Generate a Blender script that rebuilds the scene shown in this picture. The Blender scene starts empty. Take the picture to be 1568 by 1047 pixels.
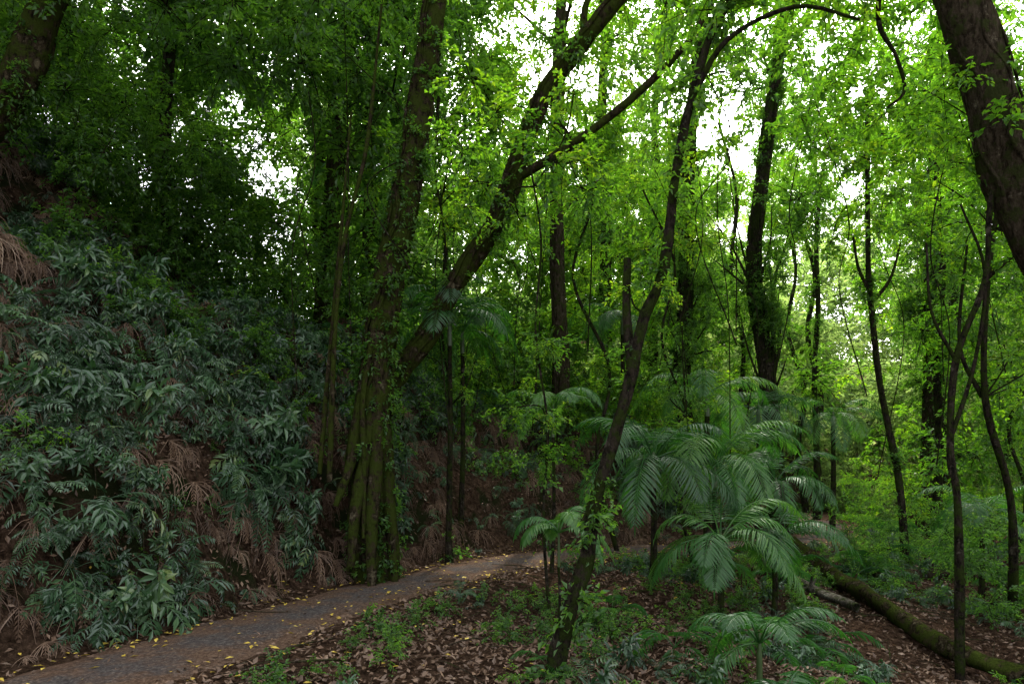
import bpy, math, random
import numpy as np
from mathutils import Vector, Matrix, Euler
random.seed(7); rng=np.random.default_rng(11)
scene=bpy.context.scene
R=math.radians
EL,AZ=R(50),R(10)
SUNV=np.array([math.sin(AZ)*math.cos(EL),math.cos(AZ)*math.cos(EL),math.sin(EL)])
# ------------------------------------------------------------------ noise
def vnoise(x,y,s,seed=0):
    x=np.asarray(x,float)/s+seed*17.3; y=np.asarray(y,float)/s-seed*9.1
    xi=np.floor(x); yi=np.floor(y); fx=x-xi; fy=y-yi
    fx=fx*fx*(3-2*fx); fy=fy*fy*(3-2*fy)
    def h(a,b):
        v=np.sin(a*127.1+b*311.7+seed*74.7)*43758.5453
        return v-np.floor(v)
    return (h(xi,yi)*(1-fx)+h(xi+1,yi)*fx)*(1-fy)+(h(xi,yi+1)*(1-fx)+h(xi+1,yi+1)*fx)*fy
def sst(a,b,x):
    t=np.clip((x-a)/(b-a),0,1); return t*t*(3-2*t)
def catmull(P,n=8):
    P=[np.array(p,float) for p in P]; Q=[2*P[0]-P[1]]+P+[2*P[-1]-P[-2]]; out=[]
    for i in range(1,len(Q)-2):
        for k in range(n):
            t=k/n; a,b,c,d=Q[i-1],Q[i],Q[i+1],Q[i+2]
            out.append(.5*((2*b)+(-a+c)*t+(2*a-5*b+4*c-d)*t*t+(-a+3*b-3*c+d)*t**3))
    out.append(P[-1]); return np.array(out)
# ------------------------------------------------------------------ terrain
PATH=catmull([(-9,-3),(-6.0,0.8),(-4.3,3.1),(-3.1,4.9),(-2.4,6.4),(-1.6,8.2),(-.55,9.9),(.8,11.3),(2.4,12.3),(4.6,13.4),(7,15.5),(9,19),(10.5,25),(15,36)],14)
def pathinfo(x,y):
    x=np.atleast_1d(np.asarray(x,float)); y=np.atleast_1d(np.asarray(y,float))
    A=PATH[:-1]; T=PATH[1:]-A; L2=(T**2).sum(1)
    fx=x.ravel(); fy=y.ravel(); so=np.empty(fx.size); yo=np.empty(fx.size)
    for i in range(0,fx.size,20000):
        px=fx[i:i+20000,None]-A[None,:,0]; pz=fy[i:i+20000,None]-A[None,:,1]
        t=np.clip((px*T[:,0]+pz*T[:,1])/L2,0,1)
        dx=px-t*T[:,0]; dy=pz-t*T[:,1]; d=np.sqrt(dx*dx+dy*dy); k=d.argmin(1); r=np.arange(len(k))
        cr=T[k,0]*dy[r,k]-T[k,1]*dx[r,k]
        so[i:i+20000]=-np.sign(cr)*d[r,k]; yo[i:i+20000]=A[k,1]+t[r,k]*T[k,1]
    return so.reshape(x.shape),yo.reshape(x.shape)
def height(x,y,under=True):
    x=np.atleast_1d(np.asarray(x,float)); y=np.atleast_1d(np.asarray(y,float))
    s,py=pathinfo(x,y)
    zp=-0.04*np.clip(py-11,0,60)
    u=np.clip(-s-.65,0,None); v=np.clip(s-.65,0,None)
    f=1-.5*sst(10,17,y)
    cut=1.35*sst(0,1.0,u+.3*(vnoise(x,y,.7,3)-.5)*sst(0,.3,u))*(.55+.45*sst(3,8,y))*(1-.55*sst(10,14,y))
    hill=22*(1-np.exp(-1.02*np.clip(u-.55,0,None)/22))*f
    n=(vnoise(x,y,2.2,1)-.5)*1.6+(vnoise(x,y,.9,2)-.5)*1.15+(vnoise(x,y,.35,5)-.5)*.4
    L=cut+hill+n*sst(.3,2.5,u)
    Rr=-1.9*(1-np.exp(-.15*v/1.9))+ .06*sst(0,.4,v)+((vnoise(x,y,1.6,6)-.5)*.3+(vnoise(x,y,.4,7)-.5)*.09)*sst(0,1.5,v)
    z=zp+L+Rr
    far=np.clip(y-34,0,160); z=z+.2*far*sst(-30,10,x+0*y)
    z=z-.035*(np.abs(s)<.55) if under else z
    return z
def H(x,y): return float(height([x],[y],False)[0])
# ------------------------------------------------------------------ materials
def mat(name):
    m=bpy.data.materials.new(name); m.use_nodes=True; nt=m.node_tree; nt.nodes.clear(); return m,nt
def N(nt,t,**k):
    n=nt.nodes.new(t)
    for a,b in k.items(): setattr(n,a,b)
    return n
def ramp(nt,stops):
    n=nt.nodes.new('ShaderNodeValToRGB'); e=n.color_ramp.elements
    while len(e)<len(stops): e.new(.5)
    for q,(p,c) in zip(e,stops): q.position=p; q.color=(*c,1)
    return n
def leafmat(name,stops,trans,tfac=.4,rough=.4,spec=.05):
    m,nt=mat(name); L=nt.links.new
    at=N(nt,'ShaderNodeAttribute',attribute_name='tint'); oi=N(nt,'ShaderNodeObjectInfo')
    mx=N(nt,'ShaderNodeMix',data_type='FLOAT'); mx.inputs[0].default_value=.5
    L(at.outputs['Fac'],mx.inputs[2]); L(oi.outputs['Random'],mx.inputs[3])
    r=ramp(nt,stops); L(mx.outputs[0],r.inputs[0])
    d=N(nt,'ShaderNodeBsdfDiffuse'); L(r.outputs[0],d.inputs[0])
    mu=N(nt,'ShaderNodeVectorMath',operation='MULTIPLY'); mu.inputs[1].default_value=trans; L(r.outputs[0],mu.inputs[0])
    t=N(nt,'ShaderNodeBsdfTranslucent'); L(mu.outputs[0],t.inputs[0])
    ms=N(nt,'ShaderNodeMixShader'); ms.inputs[0].default_value=tfac
    L(d.outputs[0],ms.inputs[1]); L(t.outputs[0],ms.inputs[2])
    g=N(nt,'ShaderNodeBsdfGlossy'); g.inputs['Roughness'].default_value=rough
    mg=N(nt,'ShaderNodeMixShader'); mg.inputs[0].default_value=spec; L(ms.outputs[0],mg.inputs[1]); L(g.outputs[0],mg.inputs[2])
    o=N(nt,'ShaderNodeOutputMaterial'); L(mg.outputs[0],o.inputs[0]); return m
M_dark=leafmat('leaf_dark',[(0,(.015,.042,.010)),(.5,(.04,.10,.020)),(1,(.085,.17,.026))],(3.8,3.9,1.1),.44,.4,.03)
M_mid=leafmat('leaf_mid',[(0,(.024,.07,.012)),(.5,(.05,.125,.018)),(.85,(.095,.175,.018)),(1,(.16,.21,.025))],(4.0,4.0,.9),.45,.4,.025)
M_far=leafmat('leaf_hazed',[(0,(.075,.125,.04)),(.5,(.125,.195,.065)),(1,(.19,.25,.10))],(3.2,3.1,2.0),.5,.5,.02)  # distance haze painted into the leaf colour as a paler green
M_fern=leafmat('leaf_fern',[(0,(.008,.022,.008)),(.3,(.022,.055,.022)),(.6,(.045,.095,.042)),(.85,(.08,.145,.06)),(1,(.15,.19,.06))],(1.9,2.4,1.0),.18,.34,.055)
M_palm=leafmat('leaf_palm',[(0,(.010,.042,.010)),(.6,(.028,.095,.018)),(1,(.075,.16,.03))],(2.8,3.2,1.0),.28,.34,.035)
M_dead=leafmat('leaf_dead',[(0,(.045,.027,.018)),(.5,(.13,.08,.05)),(.85,(.24,.155,.10)),(1,(.38,.29,.20))],(1.2,1.0,.8),.1,.5,.03)
M_yel=leafmat('leaf_yellow',[(0,(.3,.2,.03)),(.5,(.5,.36,.05)),(1,(.6,.5,.15))],(1,1,1),.15,.5,.03)
def barkmat(name,c1,c2,moss,mossamt):
    m,nt=mat(name); L=nt.links.new
    tc=N(nt,'ShaderNodeTexCoord'); mp=N(nt,'ShaderNodeMapping'); mp.inputs['Scale'].default_value=(1,1,.3); L(tc.outputs['Object'],mp.inputs[0])
    n1=N(nt,'ShaderNodeTexNoise'); n1.inputs['Scale'].default_value=24; n1.inputs['Detail'].default_value=6; n1.inputs['Roughness'].default_value=.7; L(mp.outputs[0],n1.inputs['Vector'])
    r=ramp(nt,[(.4,c1),(.6,c2)]); L(n1.outputs[0],r.inputs[0])
    n2=N(nt,'ShaderNodeTexNoise'); n2.inputs['Scale'].default_value=5.5; n2.inputs['Detail'].default_value=7; n2.inputs['Roughness'].default_value=.72; L(tc.outputs['Object'],n2.inputs['Vector'])
    r2=ramp(nt,[(.62-mossamt*.3,(0,0,0)),(.69-mossamt*.3,(1,1,1))]); L(n2.outputs[0],r2.inputs[0])
    r4=ramp(nt,[(.32,(1,1,1)),(.41,(0,0,0))]); L(n2.outputs[0],r4.inputs[0])
    mx=N(nt,'ShaderNodeMixRGB'); L(r2.outputs[0],mx.inputs[0]); L(r.outputs[0],mx.inputs[1]); mx.inputs[2].default_value=(*moss,1)
    my=N(nt,'ShaderNodeMixRGB'); L(r4.outputs[0],my.inputs[0]); L(mx.outputs[0],my.inputs[1]); my.inputs[2].default_value=(c2[0]*2.6,c2[1]*2.9,c2[2]*3.0,1)
    p=N(nt,'ShaderNodeBsdfDiffuse'); L(my.outputs[0],p.inputs['Color'])
    ad=N(nt,'ShaderNodeMath',operation='ADD'); L(n1.outputs[0],ad.inputs[0]); L(n2.outputs[0],ad.inputs[1])
    b=N(nt,'ShaderNodeBump'); b.inputs['Strength'].default_value=1; b.inputs['Distance'].default_value=.09; L(ad.outputs[0],b.inputs['Height']); L(b.outputs[0],p.inputs['Normal'])
    o=N(nt,'ShaderNodeOutputMaterial'); L(p.outputs[0],o.inputs[0]); return m
B_moss=barkmat('bark_mossy',(.012,.010,.006),(.055,.042,.025),(.038,.052,.010),.55)
B_dark=barkmat('bark_dark',(.010,.009,.007),(.045,.036,.026),(.028,.040,.010),.47)
B_pale=barkmat('bark_pale',(.05,.045,.035),(.13,.12,.095),(.04,.05,.02),.35)
B_brown=barkmat('bark_brown',(.022,.017,.011),(.08,.062,.042),(.04,.048,.016),.4)
# ------------------------------------------------------------------ mesh builder
class MB:
    def __init__(s): s.v=[];s.f=[];s.t=[];s.m=[]
    def add(s,vs,fs,tint=.5,mi=0):
        b=len(s.v); s.v.extend(vs); s.t.extend([tint]*len(vs))
        for f in fs: s.f.append(tuple(b+i for i in f)); s.m.append(mi)
    def obj(s,name,mats,coll=None,smooth=False,parent=None):
        me=bpy.data.meshes.new(name); me.from_pydata([tuple(map(float,q)) for q in s.v],[],s.f)
        a=me.attributes.new('tint','FLOAT','POINT'); a.data.foreach_set('value',np.array(s.t,dtype=np.float32))
        for m in mats: me.materials.append(m)
        me.polygons.foreach_set('material_index',np.array(s.m,dtype=np.int32))
        if smooth: me.polygons.foreach_set('use_smooth',np.ones(len(s.f),dtype=bool))
        me.update(); o=bpy.data.objects.new(name,me); (coll or scene.collection).objects.link(o)
        if parent: o.parent=parent
        return o
def unit(v): v=np.asarray(v,float); return v/(math.sqrt(v[0]*v[0]+v[1]*v[1]+v[2]*v[2])+1e-9)
def cross(a,b): return np.array([a[1]*b[2]-a[2]*b[1],a[2]*b[0]-a[0]*b[2],a[0]*b[1]-a[1]*b[0]])
def leaf(mb,p,d,n,l,w,tint,mi=0,fold=.25,curl=.15,seg=2):
    d=unit(d); sd=unit(cross(d,n)); n=cross(sd,d)
    if seg==1:
        q=p+d*l*.45
        mb.add([p,q+sd*w*.5+n*w*fold,p+d*l-n*l*curl,q-sd*w*.5+n*w*fold],[(0,1,2),(0,2,3)],tint,mi)
    else:
        a=p+d*l*.3; b=p+d*l*.68-n*l*curl*.4; e=p+d*l-n*l*curl*1.3
        mb.add([p,a+sd*w*.5+n*w*fold,a,a-sd*w*.5+n*w*fold,b+sd*w*.4+n*w*fold*.8,b,b-sd*w*.4+n*w*fold*.8,e],
               [(0,1,2),(0,2,3),(1,4,5,2),(2,5,6,3),(4,7,5),(5,7,6)],tint,mi)
def tube(mb,P,Rad,sides=10,n=6,wob=.08,mi=0,tint=.5,seed=0,flute=0):
    P=catmull(P,n) if len(P)>2 else np.array(P,float)
    Rr=np.interp(np.linspace(0,1,len(P)),np.linspace(0,1,len(Rad)),Rad)
    b=len(mb.v); ph=seed*1.7
    for i,p in enumerate(P):
        t=unit(P[min(i+1,len(P)-1)]-P[max(i-1,0)])
        a=np.array([1.,0,0]) if abs(t[0])<.9 else np.array([0,1.,0])
        e1=unit(cross(t,a)); e2=cross(t,e1)
        for k in range(sides):
            th=2*math.pi*k/sides
            r=Rr[i]*(1+wob*math.sin(3*th+i*.35+ph)+wob*.8*math.sin(th*2-i*.8+ph*2)+flute*math.sin(5*th+ph+i*.05)*(1-i/len(P)))*(1+random.uniform(-.5,.5)*wob)
            mb.v.append(p+e1*r*math.cos(th)+e2*r*math.sin(th)); mb.t.append(tint)
    for i in range(len(P)-1):
        for k in range(sides):
            k2=(k+1)%sides
            mb.f.append((b+i*sides+k,b+i*sides+k2,b+(i+1)*sides+k2,b+(i+1)*sides+k)); mb.m.append(mi)
    return P
def rv():
    v=rng.normal(size=3); return v/np.linalg.norm(v)
# ------------------------------------------------------------------ prototypes
def newcoll(n): return bpy.data.collections.new(n)
def clump(name,coll,m,bark,ntw,nl,rad,ll,lw,seg,flat=.7,spread=1.):
    mb=MB()
    for i in range(ntw):
        d=rv(); d[2]*=flat; d=unit(d); st=d*rad*.1*random.random()
        L=rad*random.uniform(.6,1.1); end=st+d*L+np.array([0,0,-.25*L])
        mid=(st+end)/2+np.array([0,0,.12*L])
        tube(mb,[st,mid,end],[.012*rad,.003],3,3,0,1,.3)
        for k in range(nl):
            t=random.uniform(.2,1.05); p=(1-t)**2*st+2*t*(1-t)*mid+t*t*end
            sd=unit(cross(d,[0,0,1]))*random.choice([-1,1])
            dd=unit(d*random.uniform(.2,1)+sd*random.uniform(.3,1)+rv()*.5+np.array([0,0,-.25]))
            nn=unit(np.array([0,0,1.])+rv()*.6)
            leaf(mb,p+rv()*rad*.09*spread,dd,nn,ll*random.uniform(.5,1.2),lw*random.uniform(.7,1.2),random.random(),0,seg=seg)
    mb.obj(name,[m,bark],coll)
C_dark=newcoll('dark_foliage'); C_mid=newcoll('mid_foliage'); C_far=newcoll('far_foliage'); C_near=newcoll('near_foliage'); C_ivy=newcoll('ivy')
for i in range(3):
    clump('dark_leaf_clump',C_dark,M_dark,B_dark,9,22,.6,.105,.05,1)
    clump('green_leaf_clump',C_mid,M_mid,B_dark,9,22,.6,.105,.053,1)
    clump('hazed_leaf_clump',C_far,M_far,B_dark,10,22,1.0,.18,.09,1)  # far clumps, their pale colour stands in for haze
    clump('broad_leaf_spray',C_near,M_mid,B_dark,6,14,.42,.10,.044,2,.5)
    clump('ivy_sprig',C_ivy,M_dark,B_dark,6,9,.16,.06,.034,1,1,2)
def frond(mb,base,d0,L,n,ll,lw,droop,seg=1,mi=0,tint=.5,vee=.25,ldroop=.3,start=.15,rach=.006):
    d=unit(d0); p=np.array(base,float); step=L/n; pts=[p.copy()]; side0=unit(cross(d,[0,0,1])+1e-4)
    for i in range(n):
        t=i/n; d=unit(d+np.array([0,0,-droop/n*(0.6+1.2*t)])); p=p+d*step; pts.append(p.copy())
        if t<start: continue
        prof=math.sin(math.pi*min(1,(t-start)/(1-start)*.82+.16))**.7
        sd=unit(cross(d,[0,0,1])*.7+side0*.5); up=cross(sd,d)
        for s in (-1,1):
            ld=unit(sd*s*1.0+d*(.45+.5*t)+up*vee+np.array([0,0,-ldroop])+rv()*.12)
            leaf(mb,p,ld,unit(up+rv()*.2),ll*prof*random.uniform(.85,1.1),lw*random.uniform(.8,1.15),min(1,max(0,tint+random.uniform(-.25,.25))),mi,fold=.12,curl=.22,seg=seg)
    leaf(mb,p,d,cross(sd,d),ll*.5,lw,tint,mi,fold=.1,seg=1)
    tube(mb,pts,[rach,rach*.3],4,1,0,mi,tint)
C_fern=newcoll('ferns'); C_fdead=newcoll('dead_ferns')
for i in range(8):
    mb=MB(); k=random.randint(4,9)
    for j in range(k):
        a=-1.9+3.8*(j+random.random()*.9)/k
        if i<4: frond(mb,[0,random.uniform(-.05,.05),.0],[math.cos(a),math.sin(a)*.9,random.uniform(0,1.6)],random.uniform(.22,.5),random.choice([6,7,8]),.115,.028,random.uniform(1.4,3.2),1,0,random.random(),.1,.65,.2,.003)
        elif i<6: frond(mb,[0,0,.0],[math.cos(a),math.sin(a)*.9,random.uniform(.2,1.2)],random.uniform(.25,.5),14,.075,.015,random.uniform(1.0,2.2),1,0,random.random(),.1,.2,.1,.003)
        else:
            e=np.array([math.cos(a)*.15,math.sin(a)*.15,random.uniform(.1,.35)]); tube(mb,[[0,0,0],e*.6,e],[.004,.002],3,3,0,0,.3)
            for q in range(7): leaf(mb,e*random.uniform(.6,1),rv()+np.array([.4,0,-.2]),np.array([.3,0,1.])+rv()*.4,.13,.04,random.random(),0)
    mb.obj('bank_fern',[M_fern],C_fern)
for i in range(3):
    mb=MB()
    for j in range(4):
        a=-1.2+2.4*random.random()
        frond(mb,[0,0,0],[math.cos(a),math.sin(a)*.8,random.uniform(-.1,.4)],random.uniform(.25,.5),8,.08,.016,3.2,1,0,random.random(),0,.9,.1,.004)
    for j in range(16):
        a=random.uniform(-1.5,1.5); e=np.array([math.cos(a)*.25,math.sin(a)*.35,-.1-.4*random.random()])
        tube(mb,[[0,0,0],e*.6+np.array([.05,0,.08]),e],[.004,.002],3,3,0,0,random.random())
    mb.obj('dead_fern',[M_dead],C_fdead)
C_pf=newcoll('small_palms')
for i in range(3):
    mb=MB()
    for j in range(8):
        a=2*math.pi*(j+random.random()*.5)/8
        frond(mb,[0,0,.05],[math.cos(a),math.sin(a),random.uniform(.5,1.8)],random.uniform(.5,.95),18,.24,.024,random.uniform(1.5,2.6),1,0,random.random(),.15,.35,.25,.005)
    mb.obj('seedling_palm',[M_palm],C_pf)
# ------------------------------------------------------------------ instancing
GN={}
def gn(coll):
    if coll.name in GN: return GN[coll.name]
    ng=bpy.data.node_groups.new('scatter_'+coll.name,'GeometryNodeTree')
    ng.interface.new_socket('Geometry',in_out='INPUT',socket_type='NodeSocketGeometry')
    ng.interface.new_socket('Geometry',in_out='OUTPUT',socket_type='NodeSocketGeometry')
    gi=ng.nodes.new('NodeGroupInput'); go=ng.nodes.new('NodeGroupOutput'); ip=ng.nodes.new('GeometryNodeInstanceOnPoints')
    ci=ng.nodes.new('GeometryNodeCollectionInfo'); ci.inputs['Collection'].default_value=coll
    ci.inputs['Separate Children'].default_value=True; ci.inputs['Reset Children'].default_value=True
    L=ng.links.new; L(gi.outputs[0],ip.inputs['Points']); L(ci.outputs[0],ip.inputs['Instance']); ip.inputs['Pick Instance'].default_value=True
    for nm,ty,sk in (('rot','FLOAT_VECTOR','Rotation'),('scl','FLOAT','Scale'),('idx','INT','Instance Index')):
        a=ng.nodes.new('GeometryNodeInputNamedAttribute'); a.data_type=ty; a.inputs['Name'].default_value=nm
        o=[q for q in a.outputs if q.name=='Attribute' and q.enabled][0]; L(o,ip.inputs[sk])
    L(ip.outputs[0],go.inputs[0]); GN[coll.name]=ng; return ng
# canopy openings added along the sun direction so flecks reach the ground
FLECK=[(np.array([-.3,10.25,0.]),.5),(np.array([5.2,12.9,-.2]),.5),(np.array([4.1,9.9,-.4]),.35)]
def infleck(p,sc):
    for c,r in FLECK:
        d=np.asarray(p,float)-c; t=d@SUNV
        if t>1.2 and np.linalg.norm(d-t*SUNV)<r+.7*sc: return True
    return False
class Sc:
    def __init__(s): s.p=[];s.r=[];s.s=[]
    def add(s,p,r=None,sc=1.):
        if infleck(p,sc): return
        s.p.append(tuple(map(float,p))); s.r.append(r or (random.uniform(-.4,.4),random.uniform(-.4,.4),random.uniform(0,6.28))); s.s.append(sc)
    def make(s,name,coll,parent=None):
        if not s.p: return
        me=bpy.data.meshes.new(name); me.from_pydata(s.p,[],[]); n=len(s.p)
        a=me.attributes.new('rot','FLOAT_VECTOR','POINT'); a.data.foreach_set('vector',np.array(s.r,dtype=np.float32).ravel())
        a=me.attributes.new('scl','FLOAT','POINT'); a.data.foreach_set('value',np.array(s.s,dtype=np.float32))
        a=me.attributes.new('idx','INT','POINT'); a.data.foreach_set('value',rng.integers(0,48,n).astype(np.int32))
        o=bpy.data.objects.new(name,me); scene.collection.objects.link(o)
        m=o.modifiers.new('scatter','NODES'); m.node_group=gn(coll)
        if parent: o.parent=parent
        return o
# ------------------------------------------------------------------ ground
def axis(lo,hi,c0,c1,st):
    a=list(np.arange(c0,c1,st)); x=c1; s=st
    while x<hi: a.append(x); s*=1.09; x+=s
    a.append(hi); x=c0; s=st; b=[]
    while x>lo: s*=1.09; x-=s; b.append(max(x,lo))
    return np.array(sorted(set(b+a)))
gx=axis(-500,500,-9,11,.09); gy=axis(-300,700,1.5,20,.09)
X,Y=np.meshgrid(gx,gy); Z=height(X,Y)
me=bpy.data.meshes.new('ground'); nx,ny=len(gx),len(gy)
vs=np.stack([X,Y,Z],-1).reshape(-1,3)
i=np.arange((ny-1)*(nx-1)); r_=i//(nx-1); c_=i%(nx-1); a0=r_*nx+c_
faces=np.stack([a0,a0+1,a0+nx+1,a0+nx],1)
me.vertices.add(len(vs)); me.vertices.foreach_set('co',vs.ravel().astype(np.float32))
me.loops.add(faces.size); me.loops.foreach_set('vertex_index',faces.ravel().astype(np.int32))
me.polygons.add(len(faces)); me.polygons.foreach_set('loop_start',np.arange(0,faces.size,4,dtype=np.int32))
me.polygons.foreach_set('use_smooth',np.ones(len(faces),dtype=bool)); me.update(calc_edges=True); me.validate()
ground=bpy.data.objects.new('ground',me); scene.collection.objects.link(ground)
m,nt=mat('forest_soil'); L=nt.links.new
tc=N(nt,'ShaderNodeTexCoord'); n1=N(nt,'ShaderNodeTexNoise'); n1.inputs['Scale'].default_value=13; n1.inputs['Detail'].default_value=10; n1.inputs['Roughness'].default_value=.78; L(tc.outputs['Object'],n1.inputs[0])
r=ramp(nt,[(.38,(.014,.009,.006)),(.52,(.055,.034,.022)),(.68,(.15,.095,.064))]); L(n1.outputs[0],r.inputs[0])
n2=N(nt,'ShaderNodeTexNoise'); n2.inputs['Scale'].default_value=2.2; n2.inputs['Detail'].default_value=8; L(tc.outputs['Object'],n2.inputs[0])
ge=N(nt,'ShaderNodeNewGeometry'); sx=N(nt,'ShaderNodeSeparateXYZ'); L(ge.outputs['Normal'],sx.inputs[0])
st=N(nt,'ShaderNodeMapRange'); st.inputs[1].default_value=.8; st.inputs[2].default_value=.45; L(sx.outputs[2],st.inputs[0])
r2=ramp(nt,[(.50,(0,0,0)),(.57,(1,1,1))]); L(n2.outputs[0],r2.inputs[0])
mm=N(nt,'ShaderNodeMath',operation='MULTIPLY'); L(st.outputs[0],mm.inputs[0]); L(r2.outputs[0],mm.inputs[1])
mx=N(nt,'ShaderNodeMixRGB'); L(mm.outputs[0],mx.inputs[0]); L(r.outputs[0],mx.inputs[1]); mx.inputs[2].default_value=(.018,.022,.009,1)
p=N(nt,'ShaderNodeBsdfDiffuse'); L(mx.outputs[0],p.inputs['Color'])
b=N(nt,'ShaderNodeBump'); b.inputs['Strength'].default_value=1; b.inputs['Distance'].default_value=.1; L(n1.outputs[0],b.inputs['Height']); L(b.outputs[0],p.inputs['Normal'])
o=N(nt,'ShaderNodeOutputMaterial'); L(p.outputs[0],o.inputs[0]); me.materials.append(m)
mb=MB(); PD=catmull([tuple(q) for q in PATH[::3]],4)
W=9
for i,q in enumerate(PD):
    t=unit([*(PD[min(i+1,len(PD)-1)]-PD[max(i-1,0)]),0]); nr=np.array([t[1],-t[0]])
    e1=.66+.13*(float(vnoise(q[0],q[1],.5,9))-.5)*2; e2=.72+.15*(float(vnoise(q[0],q[1],.45,12))-.5)*2
    for k in range(W):
        f=k/(W-1); off=-e1+(e1+e2)*f; z=-.04*max(0,q[1]-11)
        mb.v.append(np.array([q[0]+nr[0]*off,q[1]+nr[1]*off,z+.014-.03*abs(2*f-1)**4+.006*math.sin(i*.7+k)])); mb.t.append(abs(2*f-1))
for i in range(len(PD)-1):
    for k in range(W-1):
        a=i*W+k; mb.f.append((a,a+1,a+W+1,a+W)); mb.m.append(0)
m,nt=mat('path_gravel'); L=nt.links.new
tc=N(nt,'ShaderNodeTexCoord'); n1=N(nt,'ShaderNodeTexNoise'); n1.inputs['Scale'].default_value=38; n1.inputs['Detail'].default_value=7; n1.inputs['Roughness'].default_value=.75; L(tc.outputs['Object'],n1.inputs[0])
n3=N(nt,'ShaderNodeTexNoise'); n3.inputs['Scale'].default_value=2.6; n3.inputs['Detail'].default_value=9; n3.inputs['Roughness'].default_value=.7; L(tc.outputs['Object'],n3.inputs[0])
r=ramp(nt,[(.35,(.030,.026,.024)),(.55,(.08,.07,.065)),(.72,(.2,.175,.16))]); L(n1.outputs[0],r.inputs[0])
rb=ramp(nt,[(.35,(.045,.028,.019)),(.55,(.115,.074,.051)),(.72,(.22,.15,.105))]); L(n1.outputs[0],rb.inputs[0])
at=N(nt,'ShaderNodeAttribute',attribute_name='tint'); ma=N(nt,'ShaderNodeMath',operation='MULTIPLY_ADD'); ma.inputs[1].default_value=.22; L(at.outputs['Fac'],ma.inputs[0]); L(n3.outputs[0],ma.inputs[2])
r3=ramp(nt,[(.48,(0,0,0)),(.66,(1,1,1))]); L(ma.outputs[0],r3.inputs[0])
mx=N(nt,'ShaderNodeMixRGB'); L(r3.outputs[0],mx.inputs[0]); L(r.outputs[0],mx.inputs[1]); L(rb.outputs[0],mx.inputs[2])
p=N(nt,'ShaderNodeBsdfDiffuse'); L(mx.outputs[0],p.inputs['Color'])
b=N(nt,'ShaderNodeBump'); b.inputs['Strength'].default_value=1; b.inputs['Distance'].default_value=.025; L(n1.outputs[0],b.inputs['Height']); L(b.outputs[0],p.inputs['Normal'])
o=N(nt,'ShaderNodeOutputMaterial'); L(p.outputs[0],o.inputs[0])
mb.obj('gravel_path',[m],smooth=True)
# ------------------------------------------------------------------ leaf litter
mb=MB()
n=85000
rad=2.5+rng.random(n)**1.3*18; az=rng.uniform(-.75,.78,n); lx=rad*np.sin(az); ly=rad*np.cos(az)
s_,_=pathinfo(lx,ly); lz=height(lx,ly,False); dens=vnoise(lx,ly,.9,21)
for k in range(n):
    s=s_[k]
    if abs(s)<.45 and random.random()<.86: continue
    if abs(s)<.7 and random.random()<.35: continue
    if dens[k]<random.uniform(0,.5): continue
    x,y,z=lx[k],ly[k],lz[k]
    l=random.uniform(.03,.085)*(.65 if abs(s)<.6 else 1)
    nn=unit(np.array([0,0,1.])+rv()*.7)
    if s<-.9: nn=unit(nn+np.array([.6,-.3,0]))
    leaf(mb,np.array([x,y,z+random.uniform(.005,.035)]),cross(nn,rv()),nn,l,l*random.uniform(.3,.6),random.random()**1.3,0,fold=random.uniform(-.1,.3),curl=random.uniform(-.2,.3),seg=1)
for k in range(1900):
    q=PD[random.randrange(10,len(PD)-30)]; off=random.choice([-1,1])*abs(random.gauss(.62,.22)) if random.random()<.6 else random.uniform(-.6,3.2)
    x=q[0]+off*.88; y=q[1]-off*.45+random.uniform(-.1,.1); nn=unit(np.array([0,0,1.])+rv()*.3); l=random.uniform(.03,.085)
    leaf(mb,np.array([x,y,H(x,y)+.024]),cross(nn,rv()),nn,l,l*.5,random.random(),1 if random.random()<.75 else 0,fold=.1,curl=.1,seg=1)
for k in range(900):
    x=random.uniform(-5,9); y=random.uniform(3.5,16); a=random.random()*6.28; l=random.uniform(.15,.9)
    s,_=pathinfo(x,y)
    if abs(s[0])<.6: continue
    e=(x+l*math.cos(a),y+l*math.sin(a))
    tube(mb,[[x,y,H(x,y)+.02],[(x+e[0])/2,(y+e[1])/2,H((x+e[0])/2,(y+e[1])/2)+.05],[e[0],e[1],H(*e)+.03]],[random.uniform(.004,.012),.004],4,2,0,2)
mb.obj('leaf_litter',[M_dead,M_yel,B_brown])
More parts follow.
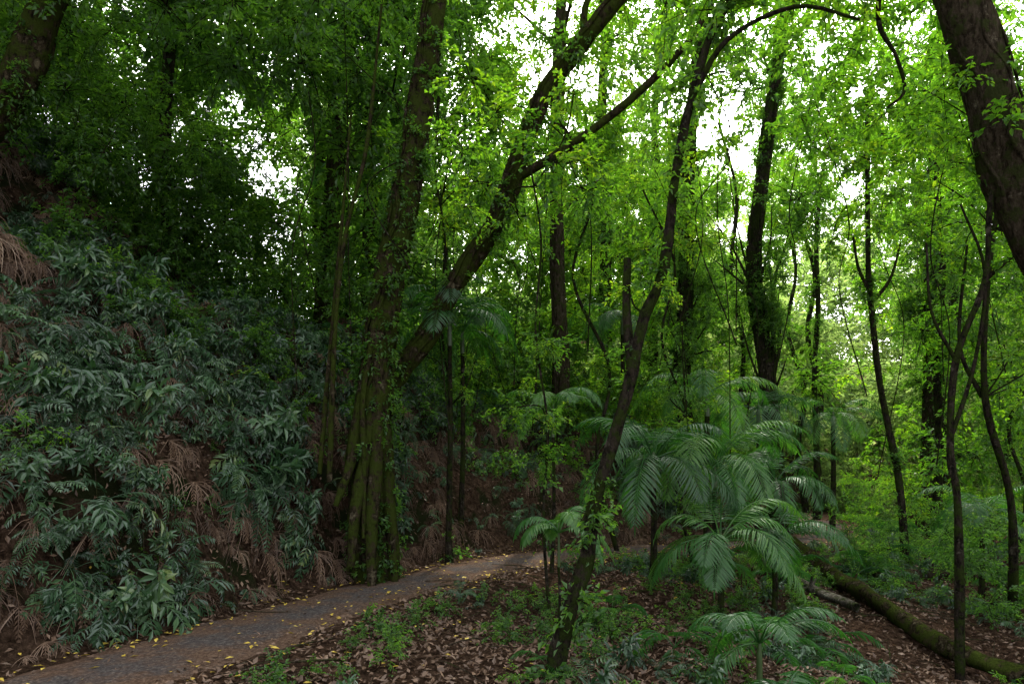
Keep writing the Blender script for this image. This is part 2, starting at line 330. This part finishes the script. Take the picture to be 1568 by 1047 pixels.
# ------------------------------------------------------------------ bank ferns
fs=Sc(); fd=Sc(); sm=Sc(); bs=Sc(); bn=Sc(); bp_=Sc()
n=24000; X1=rng.uniform(-15,4,n); Y1=rng.uniform(2,20,n); S1,_=pathinfo(X1,Y1); D1=vnoise(X1,Y1,1.5,31)*.4+vnoise(X1,Y1,.6,32)*.45+vnoise(X1,Y1,.22,33)*.15; Z1=height(X1,Y1,False); D2=vnoise(X1,Y1,1.1,77); D3=vnoise(X1,Y1,1.7,78)
E=.25; GX=(height(X1+E,Y1,False)-height(X1-E,Y1,False))/(2*E); GY=(height(X1,Y1+E,False)-height(X1,Y1-E,False))/(2*E)
for k in range(n):
    s=S1[k]
    if s>-.78 or s<-13: continue
    if Y1[k]>11 and random.random()<.5: continue
    far=sst(8.5,12,Y1[k])
    g=math.atan2(-GY[k],-GX[k]); sl=math.hypot(GX[k],GY[k]); nv=unit([-GX[k],-GY[k],1])
    if D1[k]<.545+.07*far-.06*sst(4,8,-s)+random.uniform(-.02,.02):
        if random.random()<.34: fd.add((X1[k],Y1[k],Z1[k]+.03),(0,0,g+random.uniform(-.5,.5)),random.uniform(.4,1.1))
        if random.random()<.10: fs.add((X1[k],Y1[k],Z1[k]+.02),(random.uniform(-.3,.3),random.uniform(-.3,.3),g+random.uniform(-1,1)),random.uniform(.3,.6))
        continue
    h=random.uniform(.0,.22)*min(1,max(0,(-s-.8)*1.5)); big=random.random()
    sz=.75+.7*float(D3[k])
    fs.add((X1[k]+nv[0]*h,Y1[k]+nv[1]*h,Z1[k]+.03+nv[2]*h),(random.uniform(-.3,.3),min(.6,sl*.3)+random.uniform(-.3,.3),g+random.uniform(-.9,.9)),sz*(random.uniform(.35,.75) if big<.78 else random.uniform(.8,1.3)))
    if random.random()<.13: fd.add((X1[k]+nv[0]*h,Y1[k]+nv[1]*h,Z1[k]+.05),(0,0,g+random.uniform(-.5,.5)),random.uniform(.5,1))
    if D2[k]>.56 and -s>1.4 and random.random()<.24: (bs if random.random()<.6 else bn).add((X1[k]+nv[0]*.25,Y1[k]+nv[1]*.25,Z1[k]+.25),None,random.uniform(.25,.6))
    if random.random()<.006: bp_.add((X1[k],Y1[k],Z1[k]+.02),(0,0,random.random()*6.28),random.uniform(.35,.7))
bs.make('bank_shrub',C_dark); bn.make('bank_shrub',C_near); bp_.make('bank_palm_seedlings',C_pf)
for k in range(2800):
    x=random.uniform(-1.8,12); y=random.uniform(4.0,18); s,_=pathinfo(x,y)
    if s[0]<1.0: continue
    if vnoise(x,y,1.1,40)<.55-.10*(x>2)+.06*(x<1.2) : continue
    fs.add((x,y,H(x,y)+.03),(random.uniform(-.2,.2),random.uniform(-.4,.1),random.random()*6.28),random.uniform(.3,.8))
fs.make('fern_undergrowth',C_fern); fd.make('dead_fern_undergrowth',C_fdead)
n=5200; X1=rng.uniform(-12,14,n); Y1=rng.uniform(4,24,n); S1,_=pathinfo(X1,Y1); Z1=height(X1,Y1,False); D1=vnoise(X1,Y1,1.8,51)
for k in range(n):
    if abs(S1[k])<1.0 or D1[k]<.5-.08*(X1[k]>3): continue
    if S1[k]>0 and Y1[k]<6 and random.random()<.5: continue
    sm.add((X1[k],Y1[k],Z1[k]+.1),None,random.uniform(.18,.42))
sm.make('seedling_undergrowth',C_dark)
# ------------------------------------------------------------------ trees
def tree(name,pts,rad,bark,crowns=(),branches=(),coll=C_mid,sides=12,flute=0,seed=0,extra=None,wob=.08,ivy=0,ivyr=(0,1)):
    mb=MB(); P=tube(mb,pts,rad,sides,7,wob,0,seed=seed,flute=flute)
    for bp,br in branches: tube(mb,bp,br,7,5,.05,0)
    sc=Sc()
    for c in crowns:
        (cx,cy,cz),(rx,ry,rz),n,scl=c[:4]
        cc=np.array([cx,cy,cz]); j=int(np.argmin(((P-cc)**2).sum(1))); root=P[max(0,j-3)]
        for k in range(n):
            d=rv()*random.uniform(.25,1)**.6; q=cc+d*np.array([rx,ry,rz])
            sc.add(q,None,scl*random.uniform(.7,1.3))
            if k%6==0:
                mid=(root+q)/2+np.array([0,0,.1])+rv()*.15
                tube(mb,[root,mid,q],[max(.012,rad[-1]*.3),.006],4,4,0,0)
    if extra: extra(mb)
    if rad[0]>.1:
        for v in range(5):
            ph=random.random()*6.28; tw=random.uniform(-2,2); vp=[]
            for i in range(0,len(P),3):
                rr=np.interp(i/(len(P)-1),np.linspace(0,1,len(rad)),rad)*1.08; th=ph+tw*i/len(P)+.3*math.sin(i)
                vp.append(P[i]+np.array([math.cos(th)*rr,math.sin(th)*rr,0]))
            if len(vp)>2: tube(mb,vp,[.024,.012],5,4,.1,0)
    t=mb.obj(name,[bark],smooth=True)
    sc.make('crown',coll,t)
    iv=Sc()
    for k in range(ivy):
        f=random.uniform(*ivyr); i=min(len(P)-1,int(f*(len(P)-1))); rr=np.interp(f,np.linspace(0,1,len(rad)),rad)
        if vnoise(i*.5,seed*3.+len(pts),1.6,3)<.35: continue
        th=random.random()*6.28; q=P[i]+np.array([math.cos(th)*rr,math.sin(th)*rr,random.uniform(-.15,.15)])
        iv.add(q,None,random.uniform(.5,1.4))
    iv.make('climbing_ivy',C_ivy,t)
    return t
def roots(mb):
    for (P,Rd) in [
        ([(-1.86,8.95,3.0),(-1.98,8.8,2.1),(-2.05,8.65,1.5),(-2.2,8.5,1.0)],[.09,.09,.07,.03]),
        ([(-1.82,8.9,2.6),(-1.86,8.75,1.7),(-1.95,8.55,1.0),(-2.0,8.45,.25)],[.1,.09,.08,.04]),
        ([(-1.8,8.95,2.8),(-1.74,8.75,1.6),(-1.76,8.6,.9),(-1.75,8.5,.0)],[.1,.1,.09,.05]),
        ([(-1.74,9.0,2.3),(-1.62,8.9,1.2),(-1.55,8.8,.6),(-1.5,8.75,-.02)],[.1,.09,.07,.04]),
        ([(-1.75,8.8,3.4),(-1.9,8.72,2.4),(-1.86,8.6,1.4),(-1.85,8.5,.6)],[.04,.04,.03,.02]),
        ([(-2.28,8.5,1.3),(-2.2,8.5,3.2),(-2.1,8.6,4.4),(-1.85,8.7,5.6),(-1.7,8.9,7.5)],[.035,.03,.026,.024,.015]),
        ([(-2.4,8.5,1.4),(-2.27,8.6,3.2),(-2.14,8.6,4.6),(-2.05,8.7,6.0)],[.03,.026,.02,.012])]:
        tube(mb,P,Rd,8,6,.12,0)
tree('rainforest_tree',[(-1.82,9,-.1),(-1.85,9,1.0),(-1.84,9,1.9),(-1.78,9,2.8),(-1.63,9,3.9),(-1.4,9,5.04),(-1.24,9,6.1),(-1.02,9,7.6),(-.8,9.1,9.8)],[.34,.29,.23,.205,.19,.18,.17,.15,.1],B_moss,
     [((-1.2,9.3,10.2),(2.4,2.4,1.4),50,1.0)],coll=C_dark,flute=.1,extra=roots,sides=20,ivy=330,seed=2)
tree('rainforest_tree',[(-1.95,9.5,1.7),(-1.67,9.5,2.65),(-1.22,9.5,3.24),(-.76,9.5,4.05),(-.2,9.4,4.9),(.15,9.2,5.8),(.46,9.0,6.45),(.9,8.9,7.0),(1.35,8.8,7.5),(1.8,8.8,8.0),(2.4,8.8,8.6)],[.17,.155,.15,.145,.14,.13,.12,.115,.105,.09,.06],B_moss,
     [((2.0,9.8,8.8),(1.7,1.3,.8),18,.8)],
     [([(.05,9.3,5.4),(.9,9.0,5.8),(1.7,8.9,6.4),(2.3,8.8,7.0),(2.7,8.8,7.7)],[.06,.055,.05,.04,.03]),([(.92,8.9,7.0),(1.0,8.9,7.6),(1.5,8.9,8.1)],[.05,.04,.02])],ivy=130,seed=5)
tree('rainforest_tree',[(.3,5.5,-.25),(.45,5.5,.3),(.6,5.5,.8),(.66,5.5,1.2),(.8,5.5,1.68),(.95,5.5,2.23),(1.06,5.5,2.7),(1.22,5.5,3.13),(1.32,5.5,3.9),(1.45,5.5,4.5),(1.6,5.5,5.0),(1.9,5.6,5.5)],[.075,.068,.06,.055,.05,.048,.043,.04,.036,.034,.03,.02],B_dark,
     [((1.15,5.6,2.95),(.25,.25,.2),4,.35),((1.9,6,5.6),(1.0,.8,.5),14,.7)],
     [([(.96,5.5,2.3),(.93,5.55,2.8),(.94,5.55,3.22)],[.04,.036,.03]),([(1.45,5.5,4.5),(1.7,5.4,4.9),(2.2,5.3,5.1),(2.7,5.3,5.0)],[.025,.02,.016,.01])],ivy=60,seed=8,wob=.12)
tree('rainforest_tree',[(6.6,7,-1.2),(6.2,7,1.5),(5.7,7,3.2),(5.2,7,4.3),(4.86,7,5.5),(4.5,7,6.5),(4.1,7,7.6)],[.38,.3,.26,.25,.235,.22,.18],B_brown,
     [((4.4,7.5,8),(2.2,2,1.2),40,.9)],ivy=16,seed=9,sides=20)
tree('rainforest_tree',[(-7.6,8,4.5),(-6.9,8,5.0),(-6.2,8,5.5),(-5.8,8,6.0),(-5.45,8,6.9),(-5.1,8,8.0)],[.27,.25,.22,.2,.18,.15],B_moss,[((-5.6,8.5,8.2),(2.2,2,1.2),50,.9)],coll=C_dark,ivy=100,seed=3)
def T(px,y,pts,w,bark,crowns=(),coll=C_mid,branches=(),name='rainforest_tree',wob=.08,sides=9,ivy=0,ivyr=(0,1)):
    g=H(px+pts[0][0],y)
    P=[(px+a,y+random.uniform(-.15,.15),z) for a,z in pts]; P[0]=(P[0][0],P[0][1],min(P[0][2],g)-.2)
    k=len(P); Rd=[w*(1.25 if i==0 else 1-.5*i/k) for i in range(k)]
    return tree(name,P,Rd,bark,crowns,branches,coll,sides,seed=px,wob=wob,ivy=ivy,ivyr=ivyr)
T(-3.9,14,[(0,3.2),(0.05,5.5),(.3,8.2),(.5,10.2),(.6,13)],.19,B_moss,[((-3.3,14.5,12.5),(3,3,2),60,1.1)],C_dark,ivy=100)
T(-3.2,15,[(0,4),(.1,8),(.15,11.6),(.3,14)],.15,B_moss,[((-2.5,15.3,13),(2.6,2.6,2),50,1.1)],C_dark,ivy=100)
T(1.15,16,[(-.1,0),(0,3.2),(-.1,6.2),(-.1,9.3),(0,12.5)],.22,B_brown,[((1,16.5,12.5),(3,3,2.2),60,1.1),((.8,16.2,8.5),(1.5,1.2,1.6),20,.9)],C_mid,ivy=90)
T(3.5,14,[(.1,-.4),(0,2.9),(0.05,5),(.1,8),(.5,11)],.18,B_dark,[((3.6,14,4.4),(.65,.6,2.2),100,.5),((4,14.5,10.5),(2.6,2.5,1.5),30,1.1)],C_dark,ivy=200)
T(6.0,16,[(.35,-.4),(.15,1.6),(-.1,3.8),(-.3,6.2),(0,9.5),(.4,12)],.22,B_dark,[((5.85,16,3.9),(.65,.6,3.3),270,.5),((5.3,16,6.8),(1.3,1,1.4),50,.8),((6,16.5,11.2),(2.2,2.5,1.2),20,1.1)],C_dark,ivy=300)
T(7.3,13,[(.15,-.6),(0,1.2),(-.25,3),(-.45,4.7),(-.5,5.5),(-.6,8.5)],.07,B_dark,[((6.9,13,8.3),(1.6,1.5,1.0),20,.9)],C_mid,[([(6.85,13,4.7),(6.6,13,5.2),(6.5,13,5.8)],[.04,.03,.02]),([(6.8,13,4.5),(7.2,13,5.0),(7.4,13,5.7)],[.04,.03,.015])],ivy=60)
T(12.2,20,[(0,-1),(.1,3),(.1,7.5),(.2,11),(.2,14)],.26,B_brown,[((12.3,20,6.0),(1.0,.9,4.2),130,.8),((12.3,20.5,12.5),(3,3,2),50,1.2)],C_dark,ivy=200)
T(4.55,7,[(.05,-1),(-.05,1.0),(-.05,1.7),(0,2.6),(.25,3.4),(.35,4.2),(.6,5.2)],.04,B_dark,[((5.1,7.2,5.3),(1.0,1,.7),20,.8)],C_near,[([(4.5,7,1.8),(4.75,7,2.6),(4.85,7,3.5),(4.6,7,4.2)],[.022,.02,.016,.01]),([(4.55,7,2.6),(4.3,7,3.1),(4.25,7,3.8)],[.02,.015,.01])],wob=.12)
T(6.3,9,[(.4,-.6),(.3,1),(-.1,2.4),(0,4.2),(.3,5.6)],.05,B_dark,[((6.5,9.2,5.2),(1.5,1.2,1.5),60,.8),((6.9,9.2,3.0),(.9,.8,1.0),26,.7)],C_near,[([(6.2,9,2.4),(5.9,9,3.1),(6.0,9,4.4)],[.03,.025,.015]),([(6.3,9,4),(6.9,9,4.6),(7.1,9,5.4)],[.03,.025,.015])],wob=.12)
for (x,y,h,w) in [(.45,8,5.5,.018),(1.9,12,8,.035),(-1.2,13,8,.05),(-6,12,11,.1),(-5,17,13,.14),(-8,15,14,.16),(10.5,17,11,.09),(15,24,14,.2),(14,18,10,.08),(2.8,20,14,.16),(-.9,10.5,6,.022),(9.5,28,13,.13),(5,25,15,.17),(-2.2,12,7,.03),(2.9,10.8,6,.025),(9.0,12.5,7,.04),(10.2,23,12,.09),(12.5,29,13,.1),(7.6,22,12,.08),(11.5,31,12,.1),(13.8,30,13,.12),(8.2,31,12,.1),(17,28,13,.13),(6.6,27,12,.09)]:
    g=H(x,y); b=random.uniform(-.9,.9)
    T(x,y,[(0,g),(b*.5,g+h*.2),(b*.2,g+h*.4),(b,g+h*.6),(b*.6,g+h*.8),(b*1.6,g+h)],w,B_dark,
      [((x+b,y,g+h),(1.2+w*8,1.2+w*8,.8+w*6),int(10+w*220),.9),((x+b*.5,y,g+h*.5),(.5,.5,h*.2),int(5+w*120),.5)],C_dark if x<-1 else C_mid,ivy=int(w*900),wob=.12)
# ------------------------------------------------------------------ palms
leafstalk=leafmat('palm_crownshaft',[(0,(.04,.07,.02)),(1,(.06,.10,.03))],(1,1,1),.05)
def palm(x,y,z,h,L,nf,az0=0,rt=.05):
    mb=MB(); g=z
    P=[(x,y,g-.15),(x+.04,y,g+h*.5),(x+.03,y,g+h)]
    tube(mb,P,[rt*1.3,rt,rt*.85],10,8,.05,1)
    top=np.array(P[-1]); tube(mb,[top,top+[0,0,.25],top+[0,0,.45]],[rt,rt*.9,rt*.4],10,4,0,2)
    for j in range(nf):
        a=az0+2*math.pi*j/nf+random.uniform(-.25,.25); up=random.uniform(.1,2.0)
        frond(mb,top+[0,0,.35],[math.cos(a),math.sin(a),up],L*random.uniform(.75,1.1),40,.34*L/1.4,.02,random.uniform(1.4,2.6),2,0,random.uniform(.0,.9),.15,.4,.18,.01)
    mb.obj('palm_tree',[M_palm,B_dark,leafstalk],smooth=False)
palm(1.75,8.6,H(1.75,8.6),1.3,1.45,14,rt=.04)
palm(2.7,9.2,H(2.7,9.2),1.3,1.55,14,1,rt=.04)
palm(2.35,7.8,H(2.35,7.8),.55,1.2,12,.3,rt=.035)
palm(3.2,8.4,H(3.2,8.4),.6,1.2,11,.6,rt=.035)
palm(3.4,12,H(3.4,12),2.4,1.6,10,rt=.05)
palm(4.3,11.2,H(4.3,11.2),1.0,1.4,10,rt=.04)
palm(-.98,10.4,H(-1.0,10.4),3.3,1.4,14,rt=.04)
palm(-.85,11.3,H(-.85,11.3),2.9,1.2,11,rt=.04)
palm(.55,9.6,H(.55,9.6),1.9,.9,9,rt=.025)
palm(.45,7.0,H(.45,7),.75,.65,8,rt=.015)
palm(2.0,5.6,H(2,5.6)-.1,.15,.8,9,rt=.025)
palm(1.75,4.5,H(1.7,4.5)-.1,.02,.7,7,rt=.02)
palm(-1.3,3.6,H(-1.3,3.6)-.2,.05,.55,6,rt=.02)
palm(-3.9,16,H(-3.9,16),4.5,1.6,9,rt=.05)
palm(5.2,14.5,H(5.2,14.5),2.4,1.7,10,rt=.05)
palm(8.2,17.5,H(8.2,17.5),2.6,1.8,10,rt=.06)
palm(2.4,15,H(2.4,15),3.0,1.5,10,rt=.05)
palm(7.2,10.5,H(7.2,10.5),.9,1.2,9,rt=.04)
sp=Sc()
for (x,y,s) in [(1.5,6.3,.7),(2.6,6.8,.8),(3.2,7.2,.8),(1.1,7.5,.7),(2.9,6.0,.5),(4.0,10.3,1),(5.5,11,1.1),(-2.6,11.3,1),(-3.4,12.5,1.2),(.3,5.6,.4),(6.8,12.6,1),(3.4,5.9,.5),(8.3,13,1.1),(3,10.3,1.1)]+[(random.uniform(5.6,13),random.uniform(8,22),random.uniform(.6,1.3)) for _ in range(60)]+[(random.uniform(-7,-1),random.uniform(12,20),random.uniform(.8,1.4)) for _ in range(14)]:
    s_,_q=pathinfo(x,y)
    if abs(s_[0])<1: continue
    sp.add((x,y,H(x,y)),(0,0,random.random()*6.28),s)
sp.make('seedling_palm_thicket',C_pf)
# ------------------------------------------------------------------ fallen logs
def log(P,Rd,bark):
    mb=MB(); tube(mb,P,Rd,12,7,.14,0)
    for i in range(5):
        a=np.array(P[1])*(1-i/5)+np.array(P[-2])*(i/5); tube(mb,[a,a+rv()*.15+[0,0,.1]],[.03,.015],6,1,0,0)
    mb.obj('fallen_log',[bark],smooth=True)
log([(x,y,H(x,y)+.16) for x,y in [(5.3,13.0),(5.0,10.6),(4.75,9.2),(4.85,7.6),(5.0,6.6)]],[.12,.12,.11,.10,.09],B_moss)
log([(x,y,H(x,y)+.1) for x,y in [(3.9,10.7),(4.2,9.6),(4.4,8.7)]],[.08,.07,.05],B_pale)
log([(x,y,H(x,y)+.08) for x,y in [(5.8,11),(7.2,11.6),(8.6,11.8)]],[.08,.07,.06],B_brown)
# ------------------------------------------------------------------ understory and background
def fill(name,coll,n,box,scl,thr=.45,ns=2.5,cond=None,seed=0,ground_rel=False):
    sc=Sc(); x=rng.uniform(box[0],box[1],n); y=rng.uniform(box[2],box[3],n); z=rng.uniform(box[4],box[5],n)
    g=height(x,y,False); s,_=pathinfo(x,y)
    nz=vnoise(x+z*.7,y+z*.3,ns,seed)*.5+vnoise(z*1.1+x*.3,y-x*.5,ns*.8,seed+1)*.5
    if ground_rel: z=z+g
    for k in range(n):
        if nz[k]<thr or z[k]<g[k]: continue
        if abs(s[k])<1.3 and z[k]-g[k]<3: continue
        if cond and not cond(x[k],y[k],z[k]): continue
        sc.add((x[k],y[k],z[k]),None,scl*random.uniform(.6,1.3))
    sc.make(name,coll)
glade=lambda x,y,z: not (7.5<x<13.5 and 18<y<31 and z<11) # open glade beyond the track
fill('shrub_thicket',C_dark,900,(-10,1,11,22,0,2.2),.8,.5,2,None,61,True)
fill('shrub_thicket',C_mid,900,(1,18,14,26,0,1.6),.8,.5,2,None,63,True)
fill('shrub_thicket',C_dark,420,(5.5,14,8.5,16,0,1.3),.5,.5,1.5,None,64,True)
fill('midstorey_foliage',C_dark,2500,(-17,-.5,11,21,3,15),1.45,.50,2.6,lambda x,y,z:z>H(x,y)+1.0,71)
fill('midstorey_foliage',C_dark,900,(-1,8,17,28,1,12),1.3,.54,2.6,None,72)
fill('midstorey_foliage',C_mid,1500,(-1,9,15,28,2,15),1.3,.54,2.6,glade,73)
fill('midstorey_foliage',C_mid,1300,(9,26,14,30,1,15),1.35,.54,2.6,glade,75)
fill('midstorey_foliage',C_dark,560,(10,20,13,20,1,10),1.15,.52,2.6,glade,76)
fill('canopy_foliage',C_near,850,(1,10,8.5,13,5.6,9.5),1.0,.55,1.5,None,81)
fill('canopy_foliage',C_dark,480,(-11,-1.6,6,12,6.6,10),1.0,.49,2.0,None,83)
fill('bank_canopy',C_dark,1000,(-13,-3.5,8.5,14,.2,3.0),.75,.5,1.6,lambda x,y,z:-x*.9+(y-8)*.2>4.8,85,True)
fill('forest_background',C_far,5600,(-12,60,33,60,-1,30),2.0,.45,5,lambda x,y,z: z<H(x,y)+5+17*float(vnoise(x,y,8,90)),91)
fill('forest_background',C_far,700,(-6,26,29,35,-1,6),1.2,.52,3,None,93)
# ------------------------------------------------------------------ vines
mb=MB()
VN=[(-2.2,9.6,1.8,9),(1.0,9,3,8),(-.9,9.8,2,8),(2.8,8.5,3,7.5),(-3,10.5,4,9),(5.2,10,2.5,7),(-1.3,8.7,4,7),(3.9,10,3,7),(-2.9,9.2,2.5,8),(5.6,9,1.5,6.5),(.3,10,2,8),(3.2,10,1.5,8)]+[(random.uniform(-3.5,8),random.uniform(9.5,15),random.uniform(.8,3.5),random.uniform(7,10)) for _ in range(16)]
for (x,y,z0,z1) in VN:
    b=random.uniform(-1.1,1.1); z0=max(z0,H(x,y)+.1); c=random.uniform(-.3,.3)
    tube(mb,[(x,y,z0),(x+b*.5,y,z0*.65+z1*.35),(x+b*.1+c,y+.2,z0*.4+z1*.6),(x+b,y,z1)],[.010,.007,.009,.006],5,8,0,0)
tube(mb,[(4.35,8,7.4),(4.3,8,6.7),(4.5,8,6.3),(4.6,8,5.9),(4.4,8,5.7)],[.03,.028,.02,.02,.012],6,8,.1,0)
mb.obj('hanging_vine',[B_dark],smooth=True)
# ------------------------------------------------------------------ light
sv=Vector(SUNV)
sd=bpy.data.lights.new('sun','SUN'); sd.energy=5; sd.angle=R(.6); sd.color=(1,.95,.84)
so=bpy.data.objects.new('sun',sd); scene.collection.objects.link(so); so.rotation_euler=sv.to_track_quat('Z','Y').to_euler()
w=bpy.data.worlds.new('World'); scene.world=w; w.use_nodes=True; nt=w.node_tree; nt.nodes.clear()
sk=nt.nodes.new('ShaderNodeTexSky'); sk.sky_type='NISHITA'; sk.sun_disc=False; sk.sun_elevation=EL; sk.sun_rotation=AZ; sk.dust_density=6; sk.air_density=1
hs=nt.nodes.new('ShaderNodeHueSaturation'); hs.inputs['Saturation'].default_value=.22; hs.inputs['Value'].default_value=5.4
bg=nt.nodes.new('ShaderNodeBackground'); bg.inputs[1].default_value=.15; wo=nt.nodes.new('ShaderNodeOutputWorld')
nt.links.new(sk.outputs[0],hs.inputs['Color']); nt.links.new(hs.outputs[0],bg.inputs[0]); nt.links.new(bg.outputs[0],wo.inputs[0])
# ------------------------------------------------------------------ camera
cd=bpy.data.cameras.new('camera'); cd.lens=24; cd.sensor_width=36; cd.shift_y=.113; cd.clip_end=2000; cd.clip_start=.05
co=bpy.data.objects.new('camera',cd); scene.collection.objects.link(co); co.location=(0,0,1.6); co.rotation_euler=(R(90),0,0)
scene.camera=co
scene.view_settings.view_transform='Standard'; scene.view_settings.look='None'; scene.view_settings.exposure=0
